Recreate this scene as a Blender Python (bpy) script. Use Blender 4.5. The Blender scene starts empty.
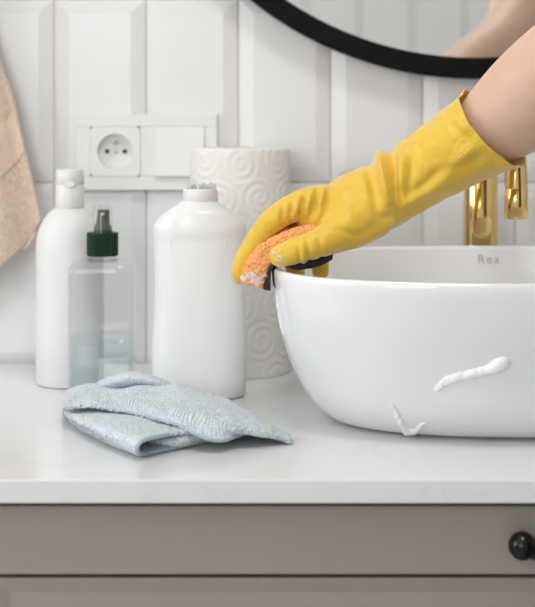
import bpy, bmesh, math, random
import numpy as np
from mathutils import Vector, Matrix, noise
from mathutils.bvhtree import BVHTree

random.seed(7)
PI = math.pi
SC = bpy.context.scene
COL = SC.collection

# ------------------------------------------------------------------ camera
ZC = 0.85                 # worktop height above the floor
F = 1472.0                # focal length in pixels of a 535 x 607 frame
D = 1.60                  # camera to tiled wall
H = 0.274                 # camera above the worktop
CX, CY = 267.5, 110.0     # principal point (horizon) in pixels
cam = bpy.data.cameras.new('camera')
cam_o = bpy.data.objects.new('camera', cam)
COL.objects.link(cam_o)
cam_o.location = (0, -D, ZC + H)
cam_o.rotation_euler = (PI / 2, 0, 0)
cam.sensor_fit = 'VERTICAL'
cam.sensor_height = 36.0
cam.lens = F / 607 * 36.0
cam.shift_x = 0.0
cam.shift_y = -(303.5 - CY) / 607.0
cam.clip_start = 0.02
cam.dof.use_dof = True
cam.dof.focus_distance = 1.27
cam.dof.aperture_fstop = 6.3
SC.camera = cam_o

# ------------------------------------------------------------------ light
SC.view_settings.view_transform = 'Standard'
SC.view_settings.look = 'None'
SC.view_settings.gamma = 1.0
SC.view_settings.use_curve_mapping = False
SC.view_settings.exposure = -0.70
SC.cycles.transparent_max_bounces = 32
world = bpy.data.worlds.new('daylight')
SC.world = world
world.use_nodes = True
world.node_tree.nodes['Background'].inputs['Color'].default_value = (0.93, 0.96, 1.0, 1)
world.node_tree.nodes['Background'].inputs['Strength'].default_value = 2.0


def area(name, loc, rot, sx, sy, power, color=(1, 1, 1)):
    l = bpy.data.lights.new(name, 'AREA')
    l.shape = 'RECTANGLE'; l.size = sx; l.size_y = sy
    l.energy = power; l.color = color
    o = bpy.data.objects.new(name, l); COL.objects.link(o)
    o.location = loc; o.rotation_euler = rot
    return o


# daylight by the left window; fill from an added window behind the camera
area('window_daylight', (-2.48, -1.35, 1.75), (0, -PI / 2, 0), 1.3, 1.7, 44, (1.0, 0.99, 0.98))
area('rear_window_fill', (-0.85, -2.98, 1.70), (PI / 2, 0, 0), 1.1, 1.2, 26, (1.0, 0.99, 0.98))


def P(px, py, d):
    """a pixel at a known distance from the camera"""
    return Vector(((px - CX) * d / F, d - D, ZC + H - (py - CY) * d / F))


def T(px, py, h=0.0):
    """a pixel at a known height above the worktop"""
    d = (H - h) * F / (py - CY)
    return P(px, py, d)


# ------------------------------------------------------------------ materials
MATS = {}


def mat(name, color, rough=0.5, metal=0.0, **kw):
    if name in MATS:
        return MATS[name]
    m = bpy.data.materials.new(name); m.use_nodes = True
    nt = m.node_tree; b = nt.nodes['Principled BSDF']
    b.inputs['Base Color'].default_value = (*color, 1)
    b.inputs['Roughness'].default_value = rough
    b.inputs['Metallic'].default_value = metal
    for k, v in kw.items():
        if k in ('bump', 'vary', 'noise_scale', 'dist'):
            continue
        b.inputs[k.replace('_', ' ')].default_value = v
    tc = nt.nodes.new('ShaderNodeTexCoord')
    nz = nt.nodes.new('ShaderNodeTexNoise')
    nz.inputs['Scale'].default_value = kw.get('noise_scale', 30.0)
    nz.inputs['Detail'].default_value = 4
    nt.links.new(tc.outputs['Object'], nz.inputs['Vector'])
    v = kw.get('vary', 0.03)
    mix = nt.nodes.new('ShaderNodeMix'); mix.data_type = 'RGBA'
    mix.inputs['A'].default_value = (*[c * (1 - v) for c in color], 1)
    mix.inputs['B'].default_value = (*[min(1, c * (1 + v)) for c in color], 1)
    nt.links.new(nz.outputs['Fac'], mix.inputs['Factor'])
    nt.links.new(mix.outputs['Result'], b.inputs['Base Color'])
    if kw.get('bump'):
        bp = nt.nodes.new('ShaderNodeBump')
        bp.inputs['Strength'].default_value = kw['bump']
        bp.inputs['Distance'].default_value = kw.get('dist', 0.001)
        nt.links.new(nz.outputs['Fac'], bp.inputs['Height'])
        nt.links.new(bp.outputs['Normal'], b.inputs['Normal'])
    MATS[name] = m
    return m


def nodes_of(m):
    return m.node_tree, m.node_tree.nodes['Principled BSDF']


M_tile = mat('glazed_white_tile', (0.81, 0.81, 0.815), 0.25, bump=0.05, noise_scale=14, dist=0.004, vary=0.012)
M_grout = mat('pale_grout', (0.74, 0.70, 0.675), 0.9, bump=0.3, noise_scale=300)
M_wallpaint = mat('matt_wall_paint', (0.87, 0.865, 0.855), 0.8, bump=0.05, noise_scale=120)
M_ceil = mat('ceiling_paint', (0.90, 0.90, 0.895), 0.9)
M_floor = mat('floor_stone', (0.62, 0.60, 0.575), 0.5, vary=0.1, noise_scale=4)
M_ceramic = mat('white_ceramic', (0.86, 0.86, 0.87), 0.08, vary=0.004, Coat_Weight=0.3, Coat_Roughness=0.03)
M_plastic = mat('white_plastic', (0.79, 0.79, 0.79), 0.38, vary=0.005)
M_frost = mat('white_socket_plastic', (0.81, 0.808, 0.805), 0.3, vary=0.004)
M_hole = mat('socket_hole', (0.05, 0.05, 0.05), 0.6)
M_steel = mat('steel', (0.6, 0.6, 0.58), 0.3, 1.0)
M_black = mat('black_matt_metal', (0.004, 0.0042, 0.004), 0.6, vary=0.1, noise_scale=80, Specular_IOR_Level=0.12)
M_blackgloss = mat('black_gloss_metal', (0.004, 0.004, 0.005), 0.18, vary=0.1, Specular_IOR_Level=0.35)
M_gold = mat('polished_gold', (0.80, 0.56, 0.24), 0.07, 1.0, vary=0.01)
M_cab = mat('greige_cabinet_paint', (0.36, 0.322, 0.278), 0.42, bump=0.03, noise_scale=200, vary=0.015)
M_glove = mat('yellow_rubber', (0.81, 0.515, 0.036), 0.44, vary=0.035, noise_scale=26, bump=0.12, dist=0.0015,
              Subsurface_Weight=0.06, Subsurface_Radius=(0.006, 0.004, 0.001), Subsurface_Scale=1.0, Sheen_Weight=0.4, Sheen_Roughness=0.5)
def glove_grip():
    # small raised diamonds on the finger side and on the cuff
    nt, b = nodes_of(M_glove)
    tc = [n for n in nt.nodes if n.type == 'TEX_COORD'][0]
    old = [n for n in nt.nodes if n.type == 'BUMP'][0]
    vo = nt.nodes.new('ShaderNodeTexVoronoi'); vo.inputs['Scale'].default_value = 420; vo.inputs['Randomness'].default_value = 0.0
    rt_ = nt.nodes.new('ShaderNodeVectorRotate'); rt_.rotation_type = 'Y_AXIS'; rt_.inputs['Angle'].default_value = 0.9
    nt.links.new(tc.outputs['Object'], rt_.inputs['Vector']); nt.links.new(rt_.outputs[0], vo.inputs['Vector'])
    tot = None
    for c, r_ in ((P(309, 211, 1.28), .016), (P(290, 217, 1.28), .012), (P(470, 152, 1.25), .022), (P(262, 232, 1.28), .012)):
        ds = nt.nodes.new('ShaderNodeVectorMath'); ds.operation = 'DISTANCE'; ds.inputs[1].default_value = c
        nt.links.new(tc.outputs['Object'], ds.inputs[0])
        mr_ = nt.nodes.new('ShaderNodeMapRange'); mr_.inputs[1].default_value = r_ * .7; mr_.inputs[2].default_value = r_
        mr_.inputs[3].default_value = 1.0; mr_.inputs[4].default_value = 0.0
        nt.links.new(ds.outputs['Value'], mr_.inputs[0])
        if tot is None: tot = mr_.outputs[0]
        else:
            mxm = nt.nodes.new('ShaderNodeMath'); mxm.operation = 'MAXIMUM'
            nt.links.new(tot, mxm.inputs[0]); nt.links.new(mr_.outputs[0], mxm.inputs[1]); tot = mxm.outputs[0]
    ml = nt.nodes.new('ShaderNodeMath'); ml.operation = 'MULTIPLY'
    nt.links.new(vo.outputs['Distance'], ml.inputs[0]); nt.links.new(tot, ml.inputs[1])
    bp = nt.nodes.new('ShaderNodeBump'); bp.inputs['Strength'].default_value = 0.8; bp.inputs['Distance'].default_value = 0.0012
    bp.invert = True
    nt.links.new(ml.outputs[0], bp.inputs['Height']); nt.links.new(old.outputs['Normal'], bp.inputs['Normal'])
    nt.links.new(bp.outputs['Normal'], b.inputs['Normal'])


glove_grip()
M_skin = mat('skin', (0.70, 0.455, 0.335), 0.5, vary=0.09, noise_scale=60, bump=0.12, dist=0.0008,
             Subsurface_Weight=0.15, Subsurface_Radius=(0.01, 0.004, 0.002), Subsurface_Scale=1.0)
M_paper = mat('paper_towel', (0.86, 0.845, 0.81), 0.95, bump=0.25, noise_scale=900, dist=0.0004, vary=0.01)
M_card = mat('grey_cardboard', (0.55, 0.50, 0.44), 0.9, bump=0.2, noise_scale=300)
M_green = mat('dark_green_plastic', (0.002, 0.026, 0.012), 0.4, Specular_IOR_Level=0.3)
M_pump = mat('dark_grey_pump', (0.06, 0.075, 0.07), 0.35, vary=0.1)
M_foam = mat('soap_foam', (0.93, 0.93, 0.94), 0.35, bump=0.5, noise_scale=700, dist=0.001, Subsurface_Weight=0.2,
             Subsurface_Radius=(0.004, 0.004, 0.004), Subsurface_Scale=1.0)
M_shirt = mat('charcoal_cotton', (0.10, 0.10, 0.11), 0.9, bump=0.3, noise_scale=500)
M_jeans = mat('blue_denim', (0.08, 0.12, 0.22), 0.9, bump=0.3, noise_scale=500)
M_hair = mat('dark_hair', (0.03, 0.018, 0.01), 0.55, bump=0.6, noise_scale=160)
M_eye = mat('eye_white', (0.85, 0.83, 0.80), 0.15)
M_iris = mat('brown_iris', (0.08, 0.04, 0.02), 0.15)
M_lip = mat('lips', (0.50, 0.22, 0.19), 0.45)
M_letter = mat('grey_print', (0.56, 0.55, 0.53), 0.4)


def mat_clear(name, color, ior=1.45, rough=0.02):
    """clear plastic or glass that lets daylight through"""
    m = bpy.data.materials.new(name); m.use_nodes = True
    nt = m.node_tree
    for n in list(nt.nodes):
        if n.type != 'OUTPUT_MATERIAL':
            nt.nodes.remove(n)
    out = [n for n in nt.nodes if n.type == 'OUTPUT_MATERIAL'][0]
    lw = nt.nodes.new('ShaderNodeLayerWeight'); lw.inputs['Blend'].default_value = 0.5
    pw_ = nt.nodes.new('ShaderNodeMath'); pw_.operation = 'POWER'; pw_.inputs[1].default_value = 4.0
    nt.links.new(lw.outputs['Facing'], pw_.inputs[0])
    fr = nt.nodes.new('ShaderNodeMath'); fr.operation = 'MULTIPLY_ADD'
    fr.inputs[1].default_value = 0.75; fr.inputs[2].default_value = ((ior - 1) / (ior + 1)) ** 2
    nt.links.new(pw_.outputs[0], fr.inputs[0])
    tr = nt.nodes.new('ShaderNodeBsdfTransparent'); tr.inputs['Color'].default_value = (*color, 1)
    gl = nt.nodes.new('ShaderNodeBsdfGlossy'); gl.inputs['Roughness'].default_value = rough
    gl.inputs['Color'].default_value = (0.95, 0.95, 0.95, 1)
    mx = nt.nodes.new('ShaderNodeMixShader')
    nt.links.new(fr.outputs[0], mx.inputs[0]); nt.links.new(tr.outputs[0], mx.inputs[1])
    nt.links.new(gl.outputs[0], mx.inputs[2]); nt.links.new(mx.outputs[0], out.inputs['Surface'])
    return m


M_pane = mat_clear('window_glass', (0.97, 0.98, 0.98))
M_clear = mat_clear('clear_plastic', (0.988, 0.992, 0.992), 1.35)
M_clearcap = mat_clear('clear_cap_plastic', (0.975, 0.98, 0.975), 1.4)
M_water = mat_clear('blue_tinted_water', (0.93, 0.965, 0.98), 1.25)


def mat_frost(name, color, diff, trans, rough):
    """frosted plastic: part diffuse, part translucent, part clear, under a soft gloss"""
    m = bpy.data.materials.new(name); m.use_nodes = True
    nt = m.node_tree
    for n in list(nt.nodes):
        if n.type != 'OUTPUT_MATERIAL':
            nt.nodes.remove(n)
    out = [n for n in nt.nodes if n.type == 'OUTPUT_MATERIAL'][0]
    c = (*color, 1)
    df = nt.nodes.new('ShaderNodeBsdfDiffuse'); df.inputs['Color'].default_value = c
    tl = nt.nodes.new('ShaderNodeBsdfTranslucent'); tl.inputs['Color'].default_value = c
    tp = nt.nodes.new('ShaderNodeBsdfTransparent'); tp.inputs['Color'].default_value = (0.97, 0.98, 0.97, 1)
    gl = nt.nodes.new('ShaderNodeBsdfGlossy'); gl.inputs['Roughness'].default_value = rough
    a = nt.nodes.new('ShaderNodeMixShader'); a.inputs[0].default_value = trans / (diff + trans)
    nt.links.new(df.outputs[0], a.inputs[1]); nt.links.new(tl.outputs[0], a.inputs[2])
    b = nt.nodes.new('ShaderNodeMixShader'); b.inputs[0].default_value = 1 - diff - trans
    nt.links.new(a.outputs[0], b.inputs[1]); nt.links.new(tp.outputs[0], b.inputs[2])
    g = nt.nodes.new('ShaderNodeMixShader'); g.inputs[0].default_value = 0.06
    nt.links.new(b.outputs[0], g.inputs[1]); nt.links.new(gl.outputs[0], g.inputs[2])
    nt.links.new(g.outputs[0], out.inputs['Surface'])
    MATS[name] = m
    return m


def make_special():
    # mirror glass
    m = mat('mirror_glass', (0.88, 0.90, 0.89), 0.0, 1.0, vary=0.0)
    # quartz worktop: white with faint grey veins
    q = mat('white_quartz', (0.79, 0.79, 0.795), 0.16, vary=0.0)
    nt, b = nodes_of(q)
    tc = [n for n in nt.nodes if n.type == 'TEX_COORD'][0]
    wv = nt.nodes.new('ShaderNodeTexNoise'); wv.inputs['Scale'].default_value = 5.0
    wv.inputs['Detail'].default_value = 8; wv.inputs['Distortion'].default_value = 1.6
    rp = nt.nodes.new('ShaderNodeValToRGB')
    e = rp.color_ramp.elements
    e[0].position = 0.46; e[0].color = (0.80, 0.80, 0.805, 1)
    e[1].position = 0.54; e[1].color = (0.80, 0.80, 0.805, 1)
    x = e.new(0.50); x.color = (0.765, 0.77, 0.775, 1)
    nt.links.new(tc.outputs['Object'], wv.inputs['Vector'])
    nt.links.new(wv.outputs['Fac'], rp.inputs['Fac'])
    for l in list(b.inputs['Base Color'].links):
        nt.links.remove(l)
    nt.links.new(rp.outputs['Color'], b.inputs['Base Color'])
    # sponge: orange open foam with pores
    s = mat('orange_sponge', (0.95, 0.38, 0.12), 0.9, vary=0.10, noise_scale=120)
    nt, b = nodes_of(s)
    tc = [n for n in nt.nodes if n.type == 'TEX_COORD'][0]
    vo = nt.nodes.new('ShaderNodeTexVoronoi'); vo.inputs['Scale'].default_value = 330
    bp = nt.nodes.new('ShaderNodeBump'); bp.inputs['Strength'].default_value = 0.9
    bp.inputs['Distance'].default_value = 0.0015
    nt.links.new(tc.outputs['Object'], vo.inputs['Vector'])
    nt.links.new(vo.outputs['Distance'], bp.inputs['Height'])
    nt.links.new(bp.outputs['Normal'], b.inputs['Normal'])
    v2 = nt.nodes.new('ShaderNodeTexVoronoi'); v2.inputs['Scale'].default_value = 260
    nt.links.new(tc.outputs['Object'], v2.inputs['Vector'])
    rp = nt.nodes.new('ShaderNodeValToRGB'); e = rp.color_ramp.elements
    e[0].position = 0.10; e[0].color = (0.62, 0.16, 0.03, 1); e[1].position = 0.32; e[1].color = (0.97, 0.42, 0.15, 1)
    nt.links.new(v2.outputs['Distance'], rp.inputs['Fac'])
    for l in list(b.inputs['Base Color'].links):
        nt.links.remove(l)
    nt.links.new(rp.outputs['Color'], b.inputs['Base Color'])
    # scouring pad
    s = mat('black_scourer', (0.018, 0.019, 0.022), 0.7, vary=0.5, noise_scale=500, bump=1.0, dist=0.002)
    # terry fabrics
    for nm, c, c2, sc in (('blue_terry', (0.53, 0.64, 0.71), (0.78, 0.82, 0.84), 620), ('peach_terry', (0.66, 0.49, 0.37), (0.80, 0.66, 0.55), 420)):
        t = mat(nm, c, 1.0, vary=0.0, Sheen_Weight=0.3, Sheen_Roughness=0.6)
        nt, b = nodes_of(t)
        tc = [n for n in nt.nodes if n.type == 'TEX_COORD'][0]
        vo = nt.nodes.new('ShaderNodeTexVoronoi'); vo.inputs['Scale'].default_value = sc
        nt.links.new(tc.outputs['Object'], vo.inputs['Vector'])
        # two shades of yarn, loop by loop
        sp_ = nt.nodes.new('ShaderNodeSeparateColor'); nt.links.new(vo.outputs['Color'], sp_.inputs[0])
        mx = nt.nodes.new('ShaderNodeMix'); mx.data_type = 'RGBA'
        mx.inputs['A'].default_value = (*c, 1); mx.inputs['B'].default_value = (*c2, 1)
        nt.links.new(sp_.outputs[0], mx.inputs['Factor'])
        for l in list(b.inputs['Base Color'].links):
            nt.links.remove(l)
        nt.links.new(mx.outputs['Result'], b.inputs['Base Color'])
        bp = nt.nodes.new('ShaderNodeBump'); bp.inputs['Strength'].default_value = 0.6
        bp.inputs['Distance'].default_value = 0.0012; bp.invert = True
        nt.links.new(vo.outputs['Distance'], bp.inputs['Height'])
        nt.links.new(bp.outputs['Normal'], b.inputs['Normal'])
    # frosted bottle plastic, slightly see-through
    mat_frost('frosted_plastic', (0.97, 0.977, 0.975), 0.82, 0.18, 0.25)
    mat('milky_soap', (0.93, 0.94, 0.935), 0.5, vary=0.004)


make_special()
M_mirror = MATS['mirror_glass']; M_quartz = MATS['white_quartz']
M_sponge = MATS['orange_sponge']; M_scour = MATS['black_scourer']
M_cloth = MATS['blue_terry']; M_towel = MATS['peach_terry']
M_bottle = MATS['frosted_plastic']; M_soap = MATS['milky_soap']


# ------------------------------------------------------------------ helpers
def link(name, me, m=None, parent=None, smooth=False):
    o = bpy.data.objects.new(name, me); COL.objects.link(o)
    if m is not None and not me.materials:
        me.materials.append(m)
    if smooth:
        for p in me.polygons:
            p.use_smooth = True
    if parent is not None:
        o.parent = parent
        o.matrix_parent_inverse = Matrix.Translation(-parent.location) if parent.location.length else Matrix()
    return o


def tag(o, label=None, cat=None, group=None, kind=None):
    if label: o['label'] = label
    if cat: o['category'] = cat
    if group: o['group'] = group
    if kind: o['kind'] = kind
    return o


def thing(name, label, cat, loc=(0, 0, 0), group=None):
    o = bpy.data.objects.new(name, None); COL.objects.link(o)
    o.location = loc; o.empty_display_size = 0.03
    return tag(o, label, cat, group)


def mesh_from(verts, faces, name='mesh'):
    me = bpy.data.meshes.new(name)
    me.from_pydata([tuple(v) for v in verts], [], faces)
    me.update()
    bm = bmesh.new(); bm.from_mesh(me)
    bmesh.ops.recalc_face_normals(bm, faces=bm.faces)
    bm.to_mesh(me); bm.free()
    return me


def box_bm(bm, x0, x1, y0, y1, z0, z1, bevel=0.0, seg=2):
    r = bmesh.ops.create_cube(bm, size=1.0)
    vs = r['verts']
    for v in vs:
        v.co = Vector(((x0 + x1) / 2 + v.co.x * (x1 - x0), (y0 + y1) / 2 + v.co.y * (y1 - y0),
                       (z0 + z1) / 2 + v.co.z * (z1 - z0)))
    if bevel:
        es = list({e for v in vs for e in v.link_edges})
        bmesh.ops.bevel(bm, geom=es, offset=bevel, segments=seg, profile=0.5, affect='EDGES')


def box(name, x0, x1, y0, y1, z0, z1, m, parent=None, bevel=0.0, seg=2):
    bm = bmesh.new(); box_bm(bm, x0, x1, y0, y1, z0, z1, bevel, seg)
    me = bpy.data.meshes.new(name); bm.to_mesh(me); bm.free()
    return link(name, me, m, parent)


def ring_mesh(rings, closed_u=True, cap0=True, cap1=True):
    """loft a list of rings with equal point counts"""
    n = len(rings[0]); V = []; Fs = []
    for r in rings:
        V += [Vector(p) for p in r]
    for i in range(len(rings) - 1):
        for j in range(n if closed_u else n - 1):
            k = (j + 1) % n
            Fs.append((i * n + j, i * n + k, (i + 1) * n + k, (i + 1) * n + j))
    if cap0: Fs.append(tuple(range(n))[::-1])
    if cap1: Fs.append(tuple((len(rings) - 1) * n + j for j in range(n)))
    return V, Fs


def sellipse(hx, hy, n, k=48, rot=0.0):
    out = []
    for i in range(k):
        a = 2 * PI * i / k + rot
        c, s = math.cos(a), math.sin(a)
        out.append((hx * math.copysign(abs(c) ** (2 / n), c), hy * math.copysign(abs(s) ** (2 / n), s)))
    return out


def vloft(name, secs, m, parent, cx=0, cy=0, k=48, cap0=True, cap1=True, smooth=True):
    """vertical loft; secs = (z, hx, hy, exponent[, dx])"""
    rings = []
    for s in secs:
        z, hx, hy, n = s[:4]; dx = s[4] if len(s) > 4 else 0
        rings.append([(cx + dx + x, cy + y, z) for x, y in sellipse(hx, hy, n, k)])
    V, Fs = ring_mesh(rings, True, cap0, cap1)
    return link(name, mesh_from(V, Fs, name), m, parent, smooth)


def catmull(pts, per=6):
    """resample a list of tuples with a Catmull-Rom spline"""
    A = [np.array(p, float) for p in pts]
    A = [2 * A[0] - A[1]] + A + [2 * A[-1] - A[-2]]
    out = []
    for i in range(1, len(A) - 2):
        for s in range(per):
            t = s / per
            p0, p1, p2, p3 = A[i - 1], A[i], A[i + 1], A[i + 2]
            out.append(0.5 * (2 * p1 + (p2 - p0) * t + (2 * p0 - 5 * p1 + 4 * p2 - p3) * t * t
                              + (3 * p1 - p0 - 3 * p2 + p3) * t ** 3))
    out.append(A[-2])
    return out


def chain(keys, k=20, per=5, ref=Vector((0, 1, 0))):
    """closed tapered tube with round ends; keys = (x, y, z, ra, rb); ra across, rb along the reference axis"""
    pts = catmull(keys, per)
    C = [Vector(p[:3]) for p in pts]; R = [(max(1e-4, p[3]), max(1e-4, p[4])) for p in pts]
    rings = []
    n = len(C)

    def frame(i):
        t = (C[min(n - 1, i + 1)] - C[max(0, i - 1)]).normalized()
        a = t.cross(ref)
        if a.length < 1e-3: a = t.cross(Vector((1, 0, 0)))
        a.normalize(); b = a.cross(t).normalized()
        return t, a, b

    def add(c, a, b, ra, rb):
        rings.append([c + a * (ra * math.cos(2 * PI * j / k)) + b * (rb * math.sin(2 * PI * j / k)) for j in range(k)])
    t, a, b = frame(0); r = R[0]; rm = min(r)
    for q in (80, 60, 40, 20):
        an = math.radians(q)
        add(C[0] - t * rm * math.sin(an), a, b, r[0] * math.cos(an), r[1] * math.cos(an))
    for i in range(n):
        t, a, b = frame(i); add(C[i], a, b, *R[i])
    t, a, b = frame(n - 1); r = R[-1]; rm = min(r)
    for q in (20, 40, 60, 80):
        an = math.radians(q)
        add(C[-1] + t * rm * math.sin(an), a, b, r[0] * math.cos(an), r[1] * math.cos(an))
    return ring_mesh(rings)


def tube(name, pts, rad, m, parent=None, k=16, per=6, smooth=True):
    keys = [(*p, rad if not isinstance(rad, (list, tuple)) else rad[i], rad if not isinstance(rad, (list, tuple)) else rad[i]) for i, p in enumerate(pts)]
    V, Fs = chain(keys, k, per, Vector((0.13, 0.2, 0.97)))
    return link(name, mesh_from(V, Fs, name), m, parent, smooth)


def union(parts, voxel, smooth=4, fac=0.5):
    """one continuous skin around overlapping closed tubes"""
    V, Fs = [], []
    for v, f in parts:
        o = len(V); V += list(v); Fs += [tuple(i + o for i in q) for q in f]
    me = mesh_from(V, Fs, 'tmp')
    ob = bpy.data.objects.new('tmp', me); COL.objects.link(ob)
    md = ob.modifiers.new('r', 'REMESH'); md.mode = 'VOXEL'; md.voxel_size = voxel
    if smooth:
        ms = ob.modifiers.new('s', 'SMOOTH'); ms.factor = fac; ms.iterations = smooth
    dg = bpy.context.evaluated_depsgraph_get(); dg.update()
    out = bpy.data.meshes.new_from_object(ob.evaluated_get(dg))
    bpy.data.objects.remove(ob); bpy.data.meshes.remove(me)
    out.materials.clear()
    return out


def sphere_part(c, r, k=14, rings=8, sx=1, sy=1, sz=1):
    R = []
    for i in range(1, rings):
        a = PI * i / rings
        R.append([Vector((c[0] + sx * r * math.sin(a) * math.cos(2 * PI * j / k), c[1] + sy * r * math.sin(a) * math.sin(2 * PI * j / k),
                          c[2] - sz * r * math.cos(a))) for j in range(k)])
    return ring_mesh(R)


def ball(name, c, r, m, parent, sx=1, sy=1, sz=1, k=20, rings=12):
    V, Fs = sphere_part(c, r, k, rings, sx, sy, sz)
    return link(name, mesh_from(V, Fs, name), m, parent, True)


def sheet(grid, thick, m, name, parent=None):
    """a cloth sheet from a grid of points, given its thickness"""
    nu, nv = len(grid), len(grid[0])
    V = [p for r in grid for p in r]
    Fs = [(i * nv + j, i * nv + j + 1, (i + 1) * nv + j + 1, (i + 1) * nv + j) for i in range(nu - 1) for j in range(nv - 1)]
    return V, Fs


def solidify(o, t, offset=0.0):
    md = o.modifiers.new('thickness', 'SOLIDIFY'); md.thickness = t; md.offset = offset
    return md


def bevel_mod(o, w=0.001, seg=2):
    md = o.modifiers.new('soft_edges', 'BEVEL'); md.width = w; md.segments = seg; md.limit_method = 'ANGLE'


# ------------------------------------------------------------------ the room
XL, XR, YR, ZT = -2.40, 1.90, -2.90, 2.55
wall = box('wall_back', XL, XR, 0.0, 0.12, 0.0, ZT, M_grout); tag(wall, 'wall clad in white bevelled tiles', kind='structure')
fl = box('floor', XL, XR, YR, 0.0, -0.1, 0.0, M_floor); tag(fl, 'stone coloured floor', kind='structure')
ce = box('ceiling', XL, XR, YR, 0.0, ZT, ZT + 0.1, M_ceil); tag(ce, 'white ceiling', kind='structure')
wr = box('wall_right', XR, XR + 0.1, YR, 0.0, 0.0, ZT, M_wallpaint); tag(wr, 'plain pale right wall', kind='structure')


def wall_with_hole(name, label, axis, pos, a0, a1, h0, h1, w0, w1):
    """wall in the plane axis=pos from a0..a1, with an opening h0..h1 by w0..w1 (height)"""
    bm = bmesh.new()
    for (s0, s1, z0, z1) in ((a0, h0, 0, ZT), (h1, a1, 0, ZT), (h0, h1, 0, w0), (h0, h1, w1, ZT)):
        if axis == 'x':
            box_bm(bm, pos - 0.1, pos, s0, s1, z0, z1)
        else:
            box_bm(bm, s0, s1, pos - 0.1, pos, z0, z1)
    me = bpy.data.meshes.new(name); bm.to_mesh(me); bm.free()
    return tag(link(name, me, M_wallpaint), label, kind='structure')


wall_with_hole('wall_left', 'pale left wall with a wide window', 'x', XL, YR, 0.0, -2.2, -0.5, 1.05, 2.45)
wall_with_hole('wall_rear', 'pale wall behind the viewer with an added fill window', 'y', YR, XL, XR, -1.45, -0.25, 1.05, 2.35)


def window(name, axis, pos, s0, s1, z0, z1):
    w = bpy.data.objects.new(name, None); COL.objects.link(w); w.location = (0, 0, 0)
    tag(w, 'white framed window with clear panes', kind='structure')
    mid = (s0 + s1) / 2

    def bar(nm, a, b, c, d, th=0.05, m=M_plastic):
        if axis == 'x':
            return box(nm, pos - 0.05 - th / 2, pos - 0.05 + th / 2, a, b, c, d, m, w)
        return box(nm, a, b, pos - 0.05 - th / 2, pos - 0.05 + th / 2, c, d, m, w)
    bar('frame_rail', s0, s1, z0, z0 + 0.05); bar('frame_rail', s0, s1, z1 - 0.05, z1)
    for s in (s0, mid - 0.03, s1 - 0.05):
        bar('frame_stile', s, s + 0.05, z0 + 0.05, z1 - 0.05)
    bar('pane', s0 + 0.05, mid - 0.03, z0 + 0.05, z1 - 0.05, 0.006, M_pane)
    bar('pane', mid + 0.02, s1 - 0.05, z0 + 0.05, z1 - 0.05, 0.006, M_pane)


window('window_1', 'x', XL, -2.2, -0.5, 1.05, 2.45)
window('fill_window', 'y', YR, -1.45, -0.25, 1.05, 2.35)  # unseen rear window, added as an opening for the fill light
# vertical panelling on the rear wall, seen in the mirror
for i in range(13):
    x = -0.2 + i * 0.16
    if x + 0.155 < XR:
        box('panel', x, x + 0.155, YR, YR + 0.014, 0.0, 2.5, M_wallpaint, bpy.data.objects['wall_rear'], 0.004)

# tiles: 10 x 20 cm with a wide bevel
TW, TH = 0.1, 0.2
X0 = -0.2315
Z0 = ZC - 0.005


def tile_mesh(w, h):
    g = 0.0011; b = 0.0155
    def rect(i, y):
        return [(-w / 2 + i, y, -h / 2 + i), (w / 2 - i, y, -h / 2 + i), (w / 2 - i, y, h / 2 - i), (-w / 2 + i, y, h / 2 - i)]
    V, Fs = ring_mesh([rect(g, 0.0), rect(g, -0.0013), rect(g + 0.0006, -0.0018), rect(b, -0.0048), rect(b + 0.001, -0.0050)])
    return mesh_from(V, Fs, 'tile')


tm = tile_mesh(TW, TH); tm.materials.append(M_tile)
for r in range(-1, 5):
    for c in range(-10, 10):
        link('tile', tm, None, wall).location = (X0 + (c + 0.5) * TW, 0.0, Z0 + (r + 0.5) * TH)

# ------------------------------------------------------------------ worktop and cabinets
YF = -0.51
wt = box('worktop', -0.80, 0.95, YF, -0.0095, ZC - 0.0175, ZC, M_quartz, None, 0.0012, 2)
tag(wt, 'white quartz worktop with faint grey veins under the basin', 'worktop')


def raised_front(name, x0, x1, z0, z1, y, parent):
    """drawer front with a shallow sunk border and a raised centre panel"""
    e = [(0, 0.018), (0, 0.0010), (0.0010, 0.0), (0.0112, 0.0036), (0.0122, 0.0037)]
    rings = [[(x0 + i, y + d, z0 + i), (x1 - i, y + d, z0 + i), (x1 - i, y + d, z1 - i), (x0 + i, y + d, z1 - i)] for i, d in e]
    V, Fs = ring_mesh(rings)
    return link(name, mesh_from(V, Fs, name), M_cab, parent)


def bow_handle(xc, z, y, half, parent):
    h = tube('handle', [(xc - half, y - 0.016, z - 0.001), (xc - half + 0.02, y - 0.018, z - 0.0055), (xc, y - 0.026, z - 0.010),
                        (xc + half - 0.02, y - 0.018, z - 0.0055), (xc + half, y - 0.016, z - 0.001)],
             [0.0066, 0.0062, 0.0060, 0.0062, 0.0066], M_blackgloss, parent)
    tag(h, 'glossy black bow handle with ball ends')
    for s in (-1, 1):
        ball('ball_end', (xc + s * half, y - 0.017, z + 0.001), 0.0108, M_blackgloss, h)
        tube('stem', [(xc + s * half, y - 0.014, z), (xc + s * half, y + 0.002, z)], 0.005, M_blackgloss, h)
    return h


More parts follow.
